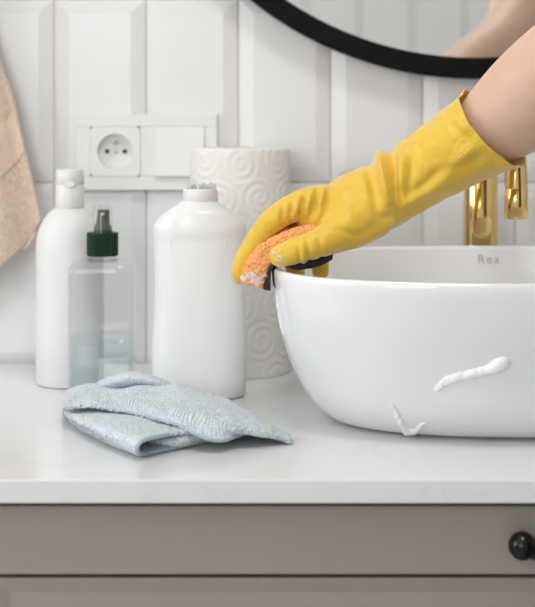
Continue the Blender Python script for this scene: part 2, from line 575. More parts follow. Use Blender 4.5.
def cabinet(x0, x1, label, hx, hh):
    t = thing('vanity_cabinet', label, 'cabinet', ((x0 + x1) / 2, -0.25, 0))
    yb = YF + 0.044; yf = YF + 0.024
    bm = bmesh.new()
    box_bm(bm, x0, x0 + 0.018, yb, -0.02, 0.08, ZC - 0.0178)
    box_bm(bm, x1 - 0.018, x1, yb, -0.02, 0.08, ZC - 0.0178)
    box_bm(bm, x0 + 0.018, x1 - 0.018, yb, -0.02, 0.08, 0.098)
    box_bm(bm, x0 + 0.018, x1 - 0.018, yb + 0.0, yb + 0.02, ZC - 0.05, ZC - 0.0178)
    box_bm(bm, x0 + 0.018, x1 - 0.018, -0.03, -0.02, 0.098, ZC - 0.02)
    me = bpy.data.meshes.new('body'); bm.to_mesh(me); bm.free()
    link('body', me, M_cab, t)
    box('plinth', x0, x1, yb + 0.05, yb + 0.068, 0.0, 0.08, M_cab, t)
    z1 = ZC - 0.0258; z0 = ZC - 0.0776
    dr = box('drawer_front', x0 + 0.0015, x1 - 0.0015, yf, yb - 0.001, z0, z1, M_cab, t, 0.001)
    bow_handle(hx, ZC - 0.0518, yf, hh, dr)
    lo = raised_front('drawer_front', x0 + 0.0015, x1 - 0.0015, 0.44, z0 - 0.003, yf, t)
    bow_handle(hx, 0.62, yf, hh, lo)
    lo2 = raised_front('drawer_front', x0 + 0.0015, x1 - 0.0015, 0.084, 0.437, yf, t)
    bow_handle(hx, 0.27, yf, hh, lo2)


cabinet(-0.209, 0.725, 'greige painted vanity cabinet below the worktop with black ball-ended handles', 0.2540, 0.064)
cabinet(-0.78, -0.212, 'narrow greige cabinet left of the vanity below the worktop end', -0.50, 0.064)

# ------------------------------------------------------------------ unseen ceiling lamp, added to brighten worktop and basin
lm = thing('fill_lamp', 'unseen round flush ceiling lamp added to brighten the worktop', 'lamp', (0.1, -1.0, ZT))
vloft('fill_lamp_base', [(ZT - .045, .23, .23, 2), (ZT - .002, .235, .235, 2), (ZT, .20, .20, 2)], M_plastic, lm, 0.1, -1.0, 48)
M_fill_lamp = mat('fill_lamp_diffuser', (0.9, 0.9, 0.88), 0.4, vary=0.0, Emission_Color=(1.0, 0.985, 0.97, 1), Emission_Strength=30.0)
vloft('fill_lamp_diffuser', [(ZT - .045, .222, .222, 2), (ZT - .065, .212, .212, 2), (ZT - .078, .15, .15, 2), (ZT - .082, .02, .02, 2)], M_fill_lamp, lm, 0.1, -1.0, 48)

# ------------------------------------------------------------------ basin
SX, SY = 0.2255, -0.275
SH = 0.137


def lerp_tab(t, tab):
    for (a, *va), (b, *vb) in zip(tab, tab[1:]):
        if t <= b:
            u = (t - a) / (b - a)
            return [p + (q - p) * u for p, q in zip(va, vb)]
    return list(tab[-1][1:])


basin = thing('basin', 'white oval ceramic countertop basin beneath the gloved hand', 'basin', (SX, SY, ZC))
outer = [(0.0000, .155, .091, 2.5), (0.0000, .1580, .0945, 2.5), (.0024, .1585, .0950, 2.5), (.0026, .1690, .1055, 2.5), (.0032, .1712, .1077, 2.5), (.0050, .1745, .1105, 2.5),
         (.010, .1805, .116, 2.52), (.020, .1890, .1255, 2.56), (.035, .1985, .1365, 2.62),
         (.055, .2075, .1470, 2.70), (.080, .2150, .1560, 2.80), (.105, .2195, .1615, 2.88), (.125, .2215, .1640, 2.92), (.1335, .2220, .1648, 2.93),
         (.1360, .2212, .1640, 2.93), (SH, .2190, .1618, 2.93), (.1360, .2165, .1592, 2.93), (.1330, .2155, .1580, 2.93),
         (.100, .2115, .1535, 2.85), (.070, .2030, .1440, 2.75), (.045, .1880, .1280, 2.6), (.028, .160, .102, 2.45), (.018, .11, .068, 2.3), (.014, .05, .033, 2.1), (.0135, .022, .022, 2.0)]
bowl = vloft('bowl', [(ZC + z, a, b, n) for z, a, b, n in outer], M_ceramic, basin, SX, SY, 128)
drain = vloft('drain', [(ZC + .0132, .024, .024, 2), (ZC + .0155, .023, .023, 2), (ZC + .0165, .020, .020, 2), (ZC + .0155, .004, .004, 2)], M_gold, basin, SX, SY, 32)
# lettering on the inner back wall
cu = bpy.data.curves.new('lettering', 'FONT'); cu.body = 'Rea'; cu.size = 0.0125; cu.align_x = 'CENTER'; cu.align_y = 'CENTER'; cu.extrude = 0.0002
cu.space_character = 1.25
co = bpy.data.objects.new('tmp_text', cu); COL.objects.link(co)
dg = bpy.context.evaluated_depsgraph_get(); dg.update()
tme = bpy.data.meshes.new_from_object(co.evaluated_get(dg)); bpy.data.objects.remove(co)
tme.materials.clear()
# stand the letters on the wall of the bowl: find the surface from inside
def bvh(o):
    dg2 = bpy.context.evaluated_depsgraph_get(); dg2.update()
    me = o.evaluated_get(dg2).to_mesh()
    mw = o.matrix_world
    b = BVHTree.FromPolygons([mw @ v.co for v in me.vertices], [tuple(p.vertices) for p in me.polygons])
    o.evaluated_get(dg2).to_mesh_clear()
    return b


bpy.context.view_layer.update()
BV = bvh(bowl)
lz = ZC + 0.1235; lx = 0.2222
hit, nor, _, _ = BV.ray_cast(Vector((lx, SY, lz)), Vector((0, 1, 0)))
for v in tme.vertices:
    x, z = v.co.x, v.co.y
    h2, n2, _, _ = BV.ray_cast(Vector((lx + x, SY, lz + z)), Vector((0, 1, 0)))
    v.co = Vector((lx + x, h2.y - 0.0003 - v.co.z, lz + z))
link('lettering', tme, M_letter, basin)

# ------------------------------------------------------------------ faucet
fx, fy = 0.2215, -0.070
fa = thing('faucet', 'polished gold gooseneck faucet standing behind the basin', 'faucet', (fx, fy, ZC))
vloft('base_ring', [(ZC, .025, .025, 2), (ZC + .004, .025, .025, 2), (ZC + .0055, .0235, .0235, 2), (ZC + .0055, .018, .018, 2)], M_gold, fa, fx, fy, 40)
vloft('body', [(ZC + .004, .0178, .0178, 2), (ZC + .205, .0178, .0178, 2), (ZC + .2085, .0165, .0165, 2), (ZC + .2095, .012, .012, 2)], M_gold, fa, fx, fy, 48)
R = 0.078
sp = [(fx, fy, ZC + .200), (fx, fy, ZC + .215)]
for a in range(0, 181, 15):
    an = math.radians(a)
    sp.append((fx + 0.010 * a / 180, fy - R + R * math.cos(an), ZC + .222 + 0.058 * math.sin(an)))
sp.append((fx + .0105, fy - 2 * R - .001, ZC + .196))
keys = [(*p, .0108, .0108) for p in sp]
V, Fs = chain(keys, 28, 4, Vector((1, 0, 0)))
V2, F2 = [], []
link('spout', mesh_from(V, Fs), M_gold, fa, True)
tx, ty = fx + .0105, fy - 2 * R - .001
vloft('aerator_sleeve', [(ZC + .1735, .0098, .0098, 2), (ZC + .1725, .0104, .0104, 2), (ZC + .1735, .0111, .0111, 2), (ZC + .200, .0111, .0111, 2), (ZC + .201, .0105, .0105, 2)],
      M_gold, fa, tx, ty, 36, cap0=False, cap1=False)
vloft('aerator', [(ZC + .1738, .0097, .0097, 2), (ZC + .1745, .004, .004, 2)], M_black, fa, tx, ty, 28)
tube('lever', [(fx, fy + .016, ZC + .175), (fx, fy + .034, ZC + .180)], [.0060, .0045], M_gold, fa)

# ------------------------------------------------------------------ mirror
mx, mz, mr = 0.2230, ZC + 0.3075 + 0.386, 0.386
mi = thing('round_mirror', 'round wall mirror in a thick black frame above the basin', 'mirror', (mx, -0.02, mz - mr))
prof = [(mr, -0.009), (mr, -0.031), (mr - 0.0012, -0.0325), (mr - 0.0205, -0.0325), (mr - 0.0215, -0.031), (mr - 0.0215, -0.020), (mr - 0.024, -0.018), (mr - 0.024, -0.009)]
rings = []
for i in range(128):
    a = 2 * PI * i / 128
    rings.append([(mx + r * math.cos(a), y, mz + r * math.sin(a)) for r, y in prof])
rings.append(rings[0])
V, Fs = ring_mesh(rings, True, False, False)
fo = link('frame', mesh_from(V, Fs), M_black, mi, True)
bm = bmesh.new(); bm.from_mesh(fo.data); bmesh.ops.remove_doubles(bm, verts=bm.verts, dist=1e-6); bmesh.ops.recalc_face_normals(bm, faces=bm.faces); bm.to_mesh(fo.data); bm.free()
fo.data.set_sharp_from_angle(angle=0.5)
rr = mr - 0.0205
gv = [[(mx + rr * math.cos(2 * PI * i / 96), y, mz + rr * math.sin(2 * PI * i / 96)) for i in range(96)] for y in (-0.010, -0.019)]
V, Fs = ring_mesh(gv)
link('mirror_glass', mesh_from(V, Fs), M_mirror, mi)

# ------------------------------------------------------------------ socket and switch
wy = -0.0050
so = thing('socket_and_switch_plate', 'white double wall plate with power socket and light switch', 'wall socket', (-0.132, wy, ZC + .19))
pw = lambda px: (px - CX) * (D + wy - 0.006) / F
pz = lambda py: ZC + H - (py - CY) * (D + wy - 0.006) / F
x0, x1, z1, z0 = pw(75.5), pw(217), pz(114), pz(190)
bm = bmesh.new()
c1, c2, cz = pw(115.5), pw(179.5), pz(151.5)
hw = 0.0268
# frame = bars around two square openings
for (a, b, c, d) in ((x0, x1, cz + hw, z1), (x0, x1, z0, cz - hw), (x0, c1 - hw, cz - hw, cz + hw), (c1 + hw, c2 - hw, cz - hw, cz + hw), (c2 + hw, x1, cz - hw, cz + hw)):
    box_bm(bm, a, b, wy - 0.0088, wy, c, d)
me = bpy.data.meshes.new('frame'); bm.to_mesh(me); bm.free()
fr = link('frame', me, M_frost, so)
# socket insert with a round well
ins = bmesh.new()
k = 48
sq, ci, cb = [], [], []
hw2 = hw
for i in range(k):
    a = 2 * PI * i / k + PI / k
    c, s = math.cos(a), math.sin(a); q = hw2 / max(abs(c), abs(s))
    sq.append((c1 + c * q, wy - 0.0095, cz + s * q)); ci.append((c1 + c * .0192, wy - 0.0095, cz + s * .0192)); cb.append((c1 + c * .0185, wy - 0.0005, cz + s * .0185))
sq0 = [(x, wy, z) for x, y, z in sq]
V, Fs = ring_mesh([sq0, sq, ci, cb], True, False, True)
si = link('socket_insert', mesh_from(V, Fs), M_frost, so)
for dx in (-0.0095, 0.0095):
    V, Fs = ring_mesh([[(c1 + dx + .0026 * math.cos(2 * PI * j / 16), y, cz + .0026 * math.sin(2 * PI * j / 16)) for j in range(16)] for y in (wy - .0006, wy - .0011)])
    link('pin_hole', mesh_from(V, Fs), M_hole, si)
tube('screw', [(c1, wy - .0004, cz), (c1, wy - .0016, cz)], .0022, M_steel, si)
tube('earth_pin', [(c1 - .0008, wy - .0005, cz + .0105), (c1 - .0008, wy - .0085, cz + .0105)], .0023, M_steel, si)
# rocker
rk = [[(c2 - hw2, y0_, cz - hw2), (c2 + hw2, y0_, cz - hw2), (c2 + hw2, y1_, cz + hw2), (c2 - hw2, y1_, cz + hw2)] for y0_, y1_ in ((wy, wy), (wy - .0135, wy - .0098))]
V, Fs = ring_mesh(rk)
bevel_mod(link('switch_rocker', mesh_from(V, Fs), M_frost, so), 0.0008)
bevel_mod(fr, 0.0008)

# ------------------------------------------------------------------ white lotion bottle
bx, by = P(70, 384, 1.475).x, 1.475 - D
bt = thing('lotion_bottle', 'tall opaque white bottle with flip cap at the far left', 'bottle', (bx, by, ZC))
r = 0.0338
body = [(0, r - .004, r - .004, 2), (.0008, r - .0015, r - .0015, 2), (.003, r, r, 2), (.05, r, r, 2), (.10, r, r, 2), (.138, r, r, 2), (.146, r - .0006, r - .0006, 2), (.153, r - .0022, r - .0022, 2), (.160, r - .0050, r - .0050, 2),
        (.166, r - .0085, r - .0085, 2), (.171, r - .0125, r - .0125, 2), (.1745, r - .0165, r - .0165, 2), (.1765, r - .0205, r - .0205, 2), (.180, r - .021, r - .021, 2)]
vloft('body', [(ZC + z, a, b, n) for z, a, b, n in body], M_plastic, bt, bx, by, 56)
cr = .0142
cp = vloft('flip_cap', [(ZC + .1768, cr, cr, 2), (ZC + .1775, cr + .0003, cr + .0003, 2), (ZC + .1985, cr, cr, 2), (ZC + .1990, cr - .0005, cr - .0005, 2), (ZC + .1996, cr - .0005, cr - .0005, 2), (ZC + .2000, cr, cr, 2),
                        (ZC + .2130, cr - .0003, cr - .0003, 2), (ZC + .2145, cr - .0012, cr - .0012, 2), (ZC + .2150, cr - .0035, cr - .0035, 2)], M_plastic, bt, bx, by, 40)
V, Fs = ring_mesh([[(bx + .002 + a * math.cos(2 * PI * j / 20), by - cr - y, ZC + .2000 + b * math.sin(2 * PI * j / 20)) for j in range(20)] for a, b, y in ((.0055, .0032, -.003), (.0055, .0032, .0002), (.0048, .0026, .0009))])
link('thumb_tab', mesh_from(V, Fs), M_plastic, cp)

# ------------------------------------------------------------------ clear spray bottle
d2 = 1.43
sx, sy = P(102.5, 390, d2).x, d2 - D
sb = thing('spray_bottle', 'clear spray bottle half full of pale blue water, dark green collar', 'bottle', (sx, sy, ZC))
w = .0312
sh = [(.0006, w - .004, w - .004, 5), (.0012, w - .0015, w - .0015, 6), (.004, w, w, 7), (.05, w, w, 7), (.118, w, w, 7), (.1225, w - .0004, w - .0004, 7), (.1262, w - .002, w - .002, 6), (.1288, w - .006, w - .006, 5),
      (.1300, .019, .019, 3.4), (.1306, .0135, .0135, 2), (.1322, .0122, .0122, 2), (.145, .0120, .0120, 2)]
outer_s = [(ZC + z, a, b, n) for z, a, b, n in sh]
inner_s = [(z + (.0012 if i < 3 else -.0006), a - .0011, b - .0011, n) for i, (z, a, b, n) in enumerate(outer_s)][::-1]
bo = vloft('body', outer_s + inner_s, M_clear, sb, sx, sy, 64)
wl = .0550
lq = [(.0024, w - .0058, w - .0058, 5), (.0030, w - .0035, w - .0035, 6), (.0054, w - .0016, w - .0016, 7), (wl, w - .0016, w - .0016, 7), (wl + .0004, w - .0030, w - .0030, 7)]
li = vloft('water', [(ZC + z, a, b, n) for z, a, b, n in lq], M_water, sb, sx, sy, 64)
tag(li, 'pale blue water')
# ribbed collar
rings = []
for z, rr_ in ((.1325, .0138), (.1332, .0148), (.1545, .0148), (.1552, .0140), (.1552, .0085)):
    rings.append([(sx + (rr_ + (.0005 if j % 3 else -.0002)) * math.cos(2 * PI * j / 108), sy + (rr_ + (.0005 if j % 3 else -.0002)) * math.sin(2 * PI * j / 108), ZC + z) for j in range(108)])
V, Fs = ring_mesh(rings)
tag(link('ribbed_collar', mesh_from(V, Fs), M_green, sb), 'dark green ribbed collar')
pu = vloft('pump_head', [(ZC + .1552, .0088, .0088, 2), (ZC + .161, .0086, .0086, 2), (ZC + .163, .0066, .0066, 2), (ZC + .1765, .0064, .0064, 2), (ZC + .1772, .0056, .0056, 2)], M_pump, sb, sx + .0005, sy, 32)
tube('nozzle', [(sx + .001, sy - .0058, ZC + .1730), (sx + .001, sy - .0072, ZC + .1730)], .0020, M_steel, pu)
oc = [(.1553, .0112), (.165, .0105), (.1805, .0098), (.1818, .0088), (.1822, .004)]
vloft('clear_cap', [(ZC + z, a, a, 2) for z, a in oc] + [(ZC + z - .0009, a - .0009, a - .0009, 2) for z, a in oc[::-1]], M_clearcap, sb, sx, sy, 40, cap0=False, cap1=False)
tube('dip_tube', [(sx, sy, ZC + .150), (sx + .0003, sy, ZC + .10), (sx + .001, sy, ZC + .066)], .0016, M_clearcap, sb, per=3)

# ------------------------------------------------------------------ dish soap bottle
d3 = 1.415
qx, qy = P(199.5, 395, d3).x, d3 - D
db = thing('dish_soap_bottle', 'wide frosted white soap bottle without its cap before the paper towel', 'bottle', (qx, qy, ZC))
pp = F / d3
zz = lambda py: (395 - py) / pp
prof3 = [(399, 78 / 2, .80), (398.4, 86 / 2, .95), (396, 91.5 / 2, 1), (380, 94 / 2, 1), (360, 95 / 2, 1), (340, 94 / 2, 1), (320, 91.5 / 2, 1), (300, 89.5 / 2, 1), (285, 88.8 / 2, 1), (270, 89 / 2, 1), (255, 90.5 / 2, 1), (245, 91.2 / 2, .985), (240, 91.4 / 2, .98), (237, 92.8 / 2, 1), (231, 93 / 2, 1),
         (227, 90 / 2, .99), (223, 84 / 2, .97), (218.5, 73.5 / 2, .95), (214.5, 62.5 / 2, .92), (211, 52 / 2, .88), (208, 43 / 2, .84), (206, 38 / 2, .80), (204.6, 34.5 / 2, .78)]
secs = []
zbase = (399 - 395) / pp
for py, hwid, f in prof3:
    hx = hwid / pp; z = zz(py) + zbase
    hy = min(0.030 * f, hx * 0.95)
    if py < 212: hy = max(hy, 0.0150) if hx > 0.017 else hx
    secs.append((ZC + z, hx, hy, 2.5 if py > 212 else 2.2))
secs[0] = (ZC + 0.0, *secs[0][1:])
body3 = vloft('body', secs, M_bottle, db, qx, qy, 72)
inner3 = [(z + (.0014 if i == 0 else 0), hx - .0016, hy - .0016, n) for i, (z, hx, hy, n) in enumerate(secs) if z < ZC + zz(301) + zbase]
lq3 = vloft('liquid_soap', inner3, M_soap, db, qx, qy, 72)
tag(lq3, 'milky liquid soap')
nz_ = secs[-1][0] - .001
nr = 17.2 / pp
nk = vloft('neck', [(nz_, nr, nr, 2), (nz_ + .0005, nr + .0004, nr + .0004, 2), (nz_ + .0110, nr + .0002, nr + .0002, 2), (nz_ + .0125, nr - .0006, nr - .0006, 2), (nz_ + .0128, nr - .003, nr - .003, 2), (nz_ + .0105, nr - .0045, nr - .0045, 2)], M_plastic, db, qx + .0008, qy, 40)
M_tab = mat_frost('cloudy_plastic', (0.80, 0.83, 0.80), 0.45, 0.25, 0.15)
# torn clear plastic tabs on the neck
for i, (ox, wid, hh, tl) in enumerate(((-.006, .008, .0045, -.2), (.0035, .008, .0050, .15), (.0105, .009, .0052, .55))):
    rg = []
    for j in range(7):
        u = j / 6 - .5
        rg.append([(qx + ox + u * wid + tl * .002, qy - .007 + .003 * math.sin(6 * u + i), nz_ + .0125 + zq * (1 + .25 * math.sin(9 * u + i)) + u * wid * tl * .4) for zq in (0, hh * .5, hh)])
    V, Fs = ring_mesh(rg, False, False, False)
    solidify(link('clear_tab', mesh_from(V, Fs), M_tab, nk, True), .0014)
# long moulded front ribs below the shoulder
for ox in (-.026, -.013, .012, .026):
    tube('moulded_rib', [(qx + ox * 1.0, qy - .0290 + abs(ox) * .12, ZC + zz(240) + zbase), (qx + ox * .96, qy - .0287 + abs(ox) * .12, ZC + zz(268) + zbase)], .0009, M_bottle, db, k=8)

# ------------------------------------------------------------------ paper towel roll
d4 = 1.545
rx, ry, rr_ = P(240.5, 372, d4).x, d4 - D, 0.0523
rt = thing('paper_towel_roll', 'upright roll of embossed white paper towel against the wall', 'paper towel', (rx, ry, ZC))
NU, NV, HT = 300, 210, 0.2345
random.seed(3)
circ = 2 * PI * rr_
cells = []
nc = 8; ph = circ / nc
for row in range(-1, 7):
    for c in range(nc):
        cells.append(((c + 0.5 * (row % 2)) * ph + random.uniform(-.003, .003), row * 0.037 + random.uniform(-.003, .003), random.uniform(0, 6.28), random.choice((-1, 1))))
cu_ = np.array([c[0] for c in cells]); cv_ = np.array([c[1] for c in cells]); cp_ = np.array([c[2] for c in cells]); cs_ = np.array([c[3] for c in cells])
V = []
for i in range(NV + 1):
    z = HT * i / NV
    for j in range(NU):
        th = 2 * PI * j / NU; u = th * rr_
        du = (u - cu_ + circ / 2) % circ - circ / 2; dv = z - cv_
        dd = du * du + dv * dv; q = int(np.argmin(dd)); dist = math.sqrt(dd[q])
        phs = dist * 2 * PI / .0085 + cs_[q] * math.atan2(dv[q], du[q]) + cp_[q]
        h_ = .00034 * math.sin(phs) * min(1, dist / .003)
        e = min(i, NV - i) / 4
        ra_ = rr_ + h_ - (.0012 * (1 - e) ** 2 if e < 1 else 0)
        V.append((rx + ra_ * math.cos(th), ry + ra_ * math.sin(th), ZC + z))
Fs = [(i * NU + j, i * NU + (j + 1) % NU, (i + 1) * NU + (j + 1) % NU, (i + 1) * NU + j) for i in range(NV) for j in range(NU)]
b0 = len(V)
for zq, rq in ((HT, .045), (HT - .0006, .030), (HT, .0215), (0.004, .0215), (0, .045)):
    V += [(rx + rq * math.cos(2 * PI * j / NU), ry + rq * math.sin(2 * PI * j / NU), ZC + zq) for j in range(NU)]
seq = [NV * NU] + [b0 + NU * i for i in range(5)] + [0]
for a, b in zip(seq, seq[1:]):
    Fs += [(a + j, a + (j + 1) % NU, b + (j + 1) % NU, b + j) for j in range(NU)]
link('paper_layers', mesh_from(V, Fs), M_paper, rt, True)
vloft('cardboard_core', [(ZC, .0213, .0213, 2), (ZC + HT - .001, .0213, .0213, 2), (ZC + HT - .001, .0200, .0200, 2), (ZC, .0200, .0200, 2)], M_card, rt, rx, ry, 40, False, False)

# ------------------------------------------------------------------ folded blue cloth
def poly_at(keys, s):
    pts = poly_at.cache.get(id(keys))
    if pts is None:
        pts = catmull(keys, 12); poly_at.cache[id(keys)] = pts
        poly_at.keep.append(keys)
    L = [0]
    for a, b in zip(pts, pts[1:]):
        L.append(L[-1] + float(np.linalg.norm(b - a)))
    q = s * L[-1]
    for i in range(len(L) - 1):
        if q <= L[i + 1] + 1e-12:
            u = (q - L[i]) / max(1e-9, L[i + 1] - L[i])
            return pts[i] + (pts[i + 1] - pts[i]) * u
    return pts[-1]


poly_at.cache = {}; poly_at.keep = []


def tv(*a):
    return tuple(T(*a))


def loft_lines(lines, nu, nv):
    """surface through several 3-D poly-lines (each running left to right)"""
    rows = [[poly_at(l, i / (nu - 1)) for i in range(nu)] for l in lines]
    grid = []
    for i in range(nu):
        col = catmull([r[i] for r in rows], 10)
        L = np.cumsum([0] + [float(np.linalg.norm(b - a)) for a, b in zip(col, col[1:])])
        g = []
        for j in range(nv):
            q = L[-1] * j / (nv - 1); k_ = min(len(L) - 2, int(np.searchsorted(L, q, side='right')) - 1)
            u = (q - L[k_]) / max(1e-9, L[k_ + 1] - L[k_])
            g.append(Vector(col[k_] + (col[k_ + 1] - col[k_]) * u))
        grid.append(g)
    return grid


# upper flap: from the underside at the back, over the top, to its front hem
b_under = [tv(70, 400, .004), tv(100, 401, .004), tv(150, 403, .004), tv(200, 406, .004), tv(240, 413, .004), tv(286, 436.5, .0025)]
b_edge = [tv(68, 393, .014), tv(94, 386.5, .017), tv(124, 388, .018), tv(152, 385, .020), tv(185, 388, .021), tv(232, 404, .012), tv(288, 436, .0035)]
top_b = [tv(66, 396, .021), tv(92, 387.0, .024), tv(124, 390.5, .024), tv(152, 386.5, .028), tv(185, 392, .027), tv(232, 409, .018), tv(289, 437, .0045)]
top_m = [tv(64, 401, .022), tv(92, 393, .023), tv(130, 397, .026), tv(180, 407, .027), tv(234, 420, .020), tv(290, 438.5, .005)]
top_f = [tv(63, 405, .021), tv(90, 402.5, .021), tv(132, 408.5, .022), tv(178, 419, .023), tv(234, 429, .017), tv(290.5, 440, .004)]
hem = [tv(63.5, 407.5, .0195), tv(88, 407, .0195), tv(132, 413.5, .0180), tv(175, 425, .018), tv(217, 440.5, .0105), tv(250, 432, .010), tv(291, 442, .0025)]
gA = loft_lines([b_under, b_edge, top_b, top_m, top_f, hem], 420, 210)
# hump of the same cloth standing up behind the flap
d0 = [tv(98, 400, .004), tv(112, 400, .004), tv(135, 400, .004), tv(160, 401, .004), tv(178, 403, .004)]
d1 = [tv(98, 384.5, .020), tv(112, 378.5, .030), tv(133, 375.5, .034), tv(156, 380, .030), tv(178, 389, .022)]
d2 = [tv(99, 387, .022), tv(112, 381.5, .032), tv(134, 378.5, .036), tv(157, 382.5, .032), tv(179, 391, .022)]
d3_ = [tv(103, 391, .018), tv(116, 391, .021), tv(137, 390, .022), tv(158, 392, .021), tv(180, 396, .018)]
d4_ = [tv(108, 397, .014), tv(122, 398, .014), tv(140, 398, .014), tv(160, 400, .014), tv(180, 404, .014)]
gD = loft_lines([d0, d1, d2, d3_, d4_], 110, 70)
# lower fold: bottom sheet on the worktop, rolled crease at the front, upper sheet going back
l_end = [tv(90, 396, .0022), tv(130, 408, .0022), tv(170, 428, .0022), tv(212, 440, .0022)]
l_bot = [tv(68, 409, .0022), tv(90, 424, .0022), tv(120, 441, .0022), tv(156, 451.5, .0022)]
l_c0 = [tv(63.5, 411.5, .0028), tv(80, 427, .0028), tv(107, 441.5, .0028), tv(142.5, 454.5, .0028)]
l_c1 = [tv(63.0, 411.0, .0080), tv(77, 423.5, .0080), tv(104, 437, .0085), tv(137, 449.5, .0095)]
l_c2 = [tv(64.5, 412, .0112), tv(80, 420, .0125), tv(108, 431, .0148), tv(143, 440.5, .0165)]
l_u1 = [tv(74, 410, .0112), tv(96, 414, .0128), tv(128, 421, .0160), tv(168, 434.5, .0160)]
l_u2 = [tv(92, 397, .0130), tv(120, 402, .0130), tv(158, 413, .0135), tv(206, 431, .0120)]
gB = loft_lines([l_end, l_bot, l_c0, l_c1, l_c2, l_u1, l_u2], 190, 260)
# middle fold that peeps out under the flap on the right
m0 = [tv(150, 444, .0028), tv(175, 446.5, .0028), tv(205, 441, .0028), tv(235, 437, .0028), tv(252, 433, .003)]
m1 = [tv(148, 440, .0085), tv(172, 441, .0090), tv(205, 437.5, .0075), tv(235, 434.0, .0060), tv(252, 431.5, .005)]
m2 = [tv(150, 430, .0110), tv(178, 432, .0120), tv(205, 430, .0110), tv(232, 428, .0085), tv(250, 427, .007)]
m3 = [tv(150, 418, .0090), tv(178, 420, .0100), tv(205, 420, .0100), tv(232, 420, .0080), tv(246, 421, .006)]
gC = loft_lines([m0, m1, m2, m3], 110, 50)


def ripple(g, a1, a2, seed, fade_edges=True):
    nu, nv = len(g), len(g[0])
    mi_, mj_ = nu // 2, nv // 2
    uu = np.cumsum([0] + [(g[i + 1][mj_] - g[i][mj_]).length for i in range(nu - 1)])
    vv = np.cumsum([0] + [(g[mi_][j + 1] - g[mi_][j]).length for j in range(nv - 1)])
    out = []
    for i in range(nu):
        row = []
        for j in range(nv):
            p = g[i][j].copy()
            a = g[min(i + 1, nu - 1)][j] - g[max(i - 1, 0)][j]; b = g[i][min(j + 1, nv - 1)] - g[i][max(j - 1, 0)]
            n = a.cross(b)
            if n.length > 1e-12:
                n.normalize()
                p += n * (a1 * noise.noise(p * 45 + Vector((seed, 0, 0))) + a2 * (.35 * noise.noise(p * 500 + Vector((0, seed, 0))) + .55 * math.sin((uu[i] + .55 * vv[j]) * 1650 + 2.2 * noise.noise(p * 70)) * (.6 + .4 * math.sin((vv[j] - .3 * uu[i]) * 2300))))
            p.z = max(p.z, ZC + .0019)
            row.append(p)
        out.append(row)
    return out


V, Fs = [], []
for g in (ripple(gA, .0020, .0012, 1.3), ripple(gB, .0008, .0011, 5.1), ripple(gC, .0008, .0008, 9.7), ripple(gD, .0010, .0012, 3.3)):
    v, f = sheet(g, 0, None, '')
    o_ = len(V); V += v; Fs += [tuple(i + o_ for i in q) for q in f]
cme = bpy.data.meshes.new('cleaning_cloth'); cme.from_pydata([tuple(p) for p in V], [], Fs); cme.update()
cl = bpy.data.objects.new('cleaning_cloth', cme); COL.objects.link(cl)
cme.materials.append(M_cloth)
for p in cme.polygons: p.use_smooth = True
solidify(cl, .0030, 0.0)
M_hem = mat('blue_hem_thread', (0.40, 0.50, 0.57), 0.95, vary=0.25, noise_scale=500, bump=0.8, dist=0.001)
hp = [Vector(poly_at(hem, q / 24)) for q in range(13, 25)]
tag(tube('hem', hp, [.0019] * len(hp), M_hem, cl, k=10, per=4), 'darker blue stitched hem')
hp = [Vector(poly_at(l, 1.0)) for l in (l_end, l_bot, l_c0, l_c1, l_c2, l_u1)]
tag(tube('hem', hp, [.0017] * len(hp), M_hem, cl, k=10, per=6), 'darker blue stitched hem')
tag(cl, 'folded pale blue terry cleaning cloth lying on the worktop', 'cloth')

# ------------------------------------------------------------------ hanging towel and its hook
hk = P(-50, -112, 1.563); hk.y = -0.055
ho = thing('wall_hook', 'black wall hook carrying the peach towel', 'hook', (hk.x, -0.009, hk.z))
vloft('backplate', [(0, .001, .001, 2), (0, .02, .02, 2), (.005, .02, .02, 2), (.0055, .018, .018, 2)], M_black, None, 0, 0, 32)
bp = bpy.data.objects['backplate']; bp.data.transform(Matrix.Translation((hk.x, -.0088, hk.z + .01)) @ Matrix.Rotation(PI / 2, 4, 'X'))
bp.parent = ho; bp.matrix_parent_inverse = Matrix.Translation(-ho.location)
tube('peg', [(hk.x, -.012, hk.z + .006), (hk.x, -.04, hk.z + .002), (hk.x, -.062, hk.z + .004), (hk.x, -.072, hk.z + .022)], [.005, .005, .0055, .006], M_black, ho)
tw = thing('hand_towel', 'peach terry towel hanging on the wall at the left', 'towel', (hk.x, -0.05, hk.z - .35))
NUU, NVV = 90, 150
g = []
S = 1.563 / F
for i in range(NUU):
    a = -1 + 2 * i / (NUU - 1)
    row = []
    for j in range(NVV):
        v = j / (NVV - 1)
        ang = math.radians(13.6 * a * (0.30 + 0.70 * min(1, v * 1.6) ** .8) / 1.0)
        Lh = (398 - 56 * abs(a) ** 1.7) * S
        rho = v * Lh
        fold = .016 * math.cos(a * 7.5 + .5) * min(1, v * 2.5) * (0.55 + .45 * v) + .006 * math.sin(a * 13 + 3 * v)
        edge = .012 * max(0, abs(a) - .8) / .2
        ww = .012 * min(1, v * 8)
        x = hk.x + math.sin(ang) * rho + a * ww
        z = hk.z - math.cos(ang) * rho + (.004 if v < .02 else 0)
        y = hk.y + .006 + fold * .8 + edge
        y = min(y, -.0135)
        band = .50 < v < .68
        if not band:
            y += .0008 * noise.noise(Vector((x, y, z)) * 300)
        else:
            y += .0012
        row.append(Vector((x, y, z)))
    g.append(row)
V, Fs = sheet(g, 0, None, '')
tme2 = bpy.data.meshes.new('towel_fabric'); tme2.from_pydata([tuple(p) for p in V], [], Fs); tme2.update()
to = link('towel_fabric', tme2, M_towel, tw, True); solidify(to, .0040, 0.0)
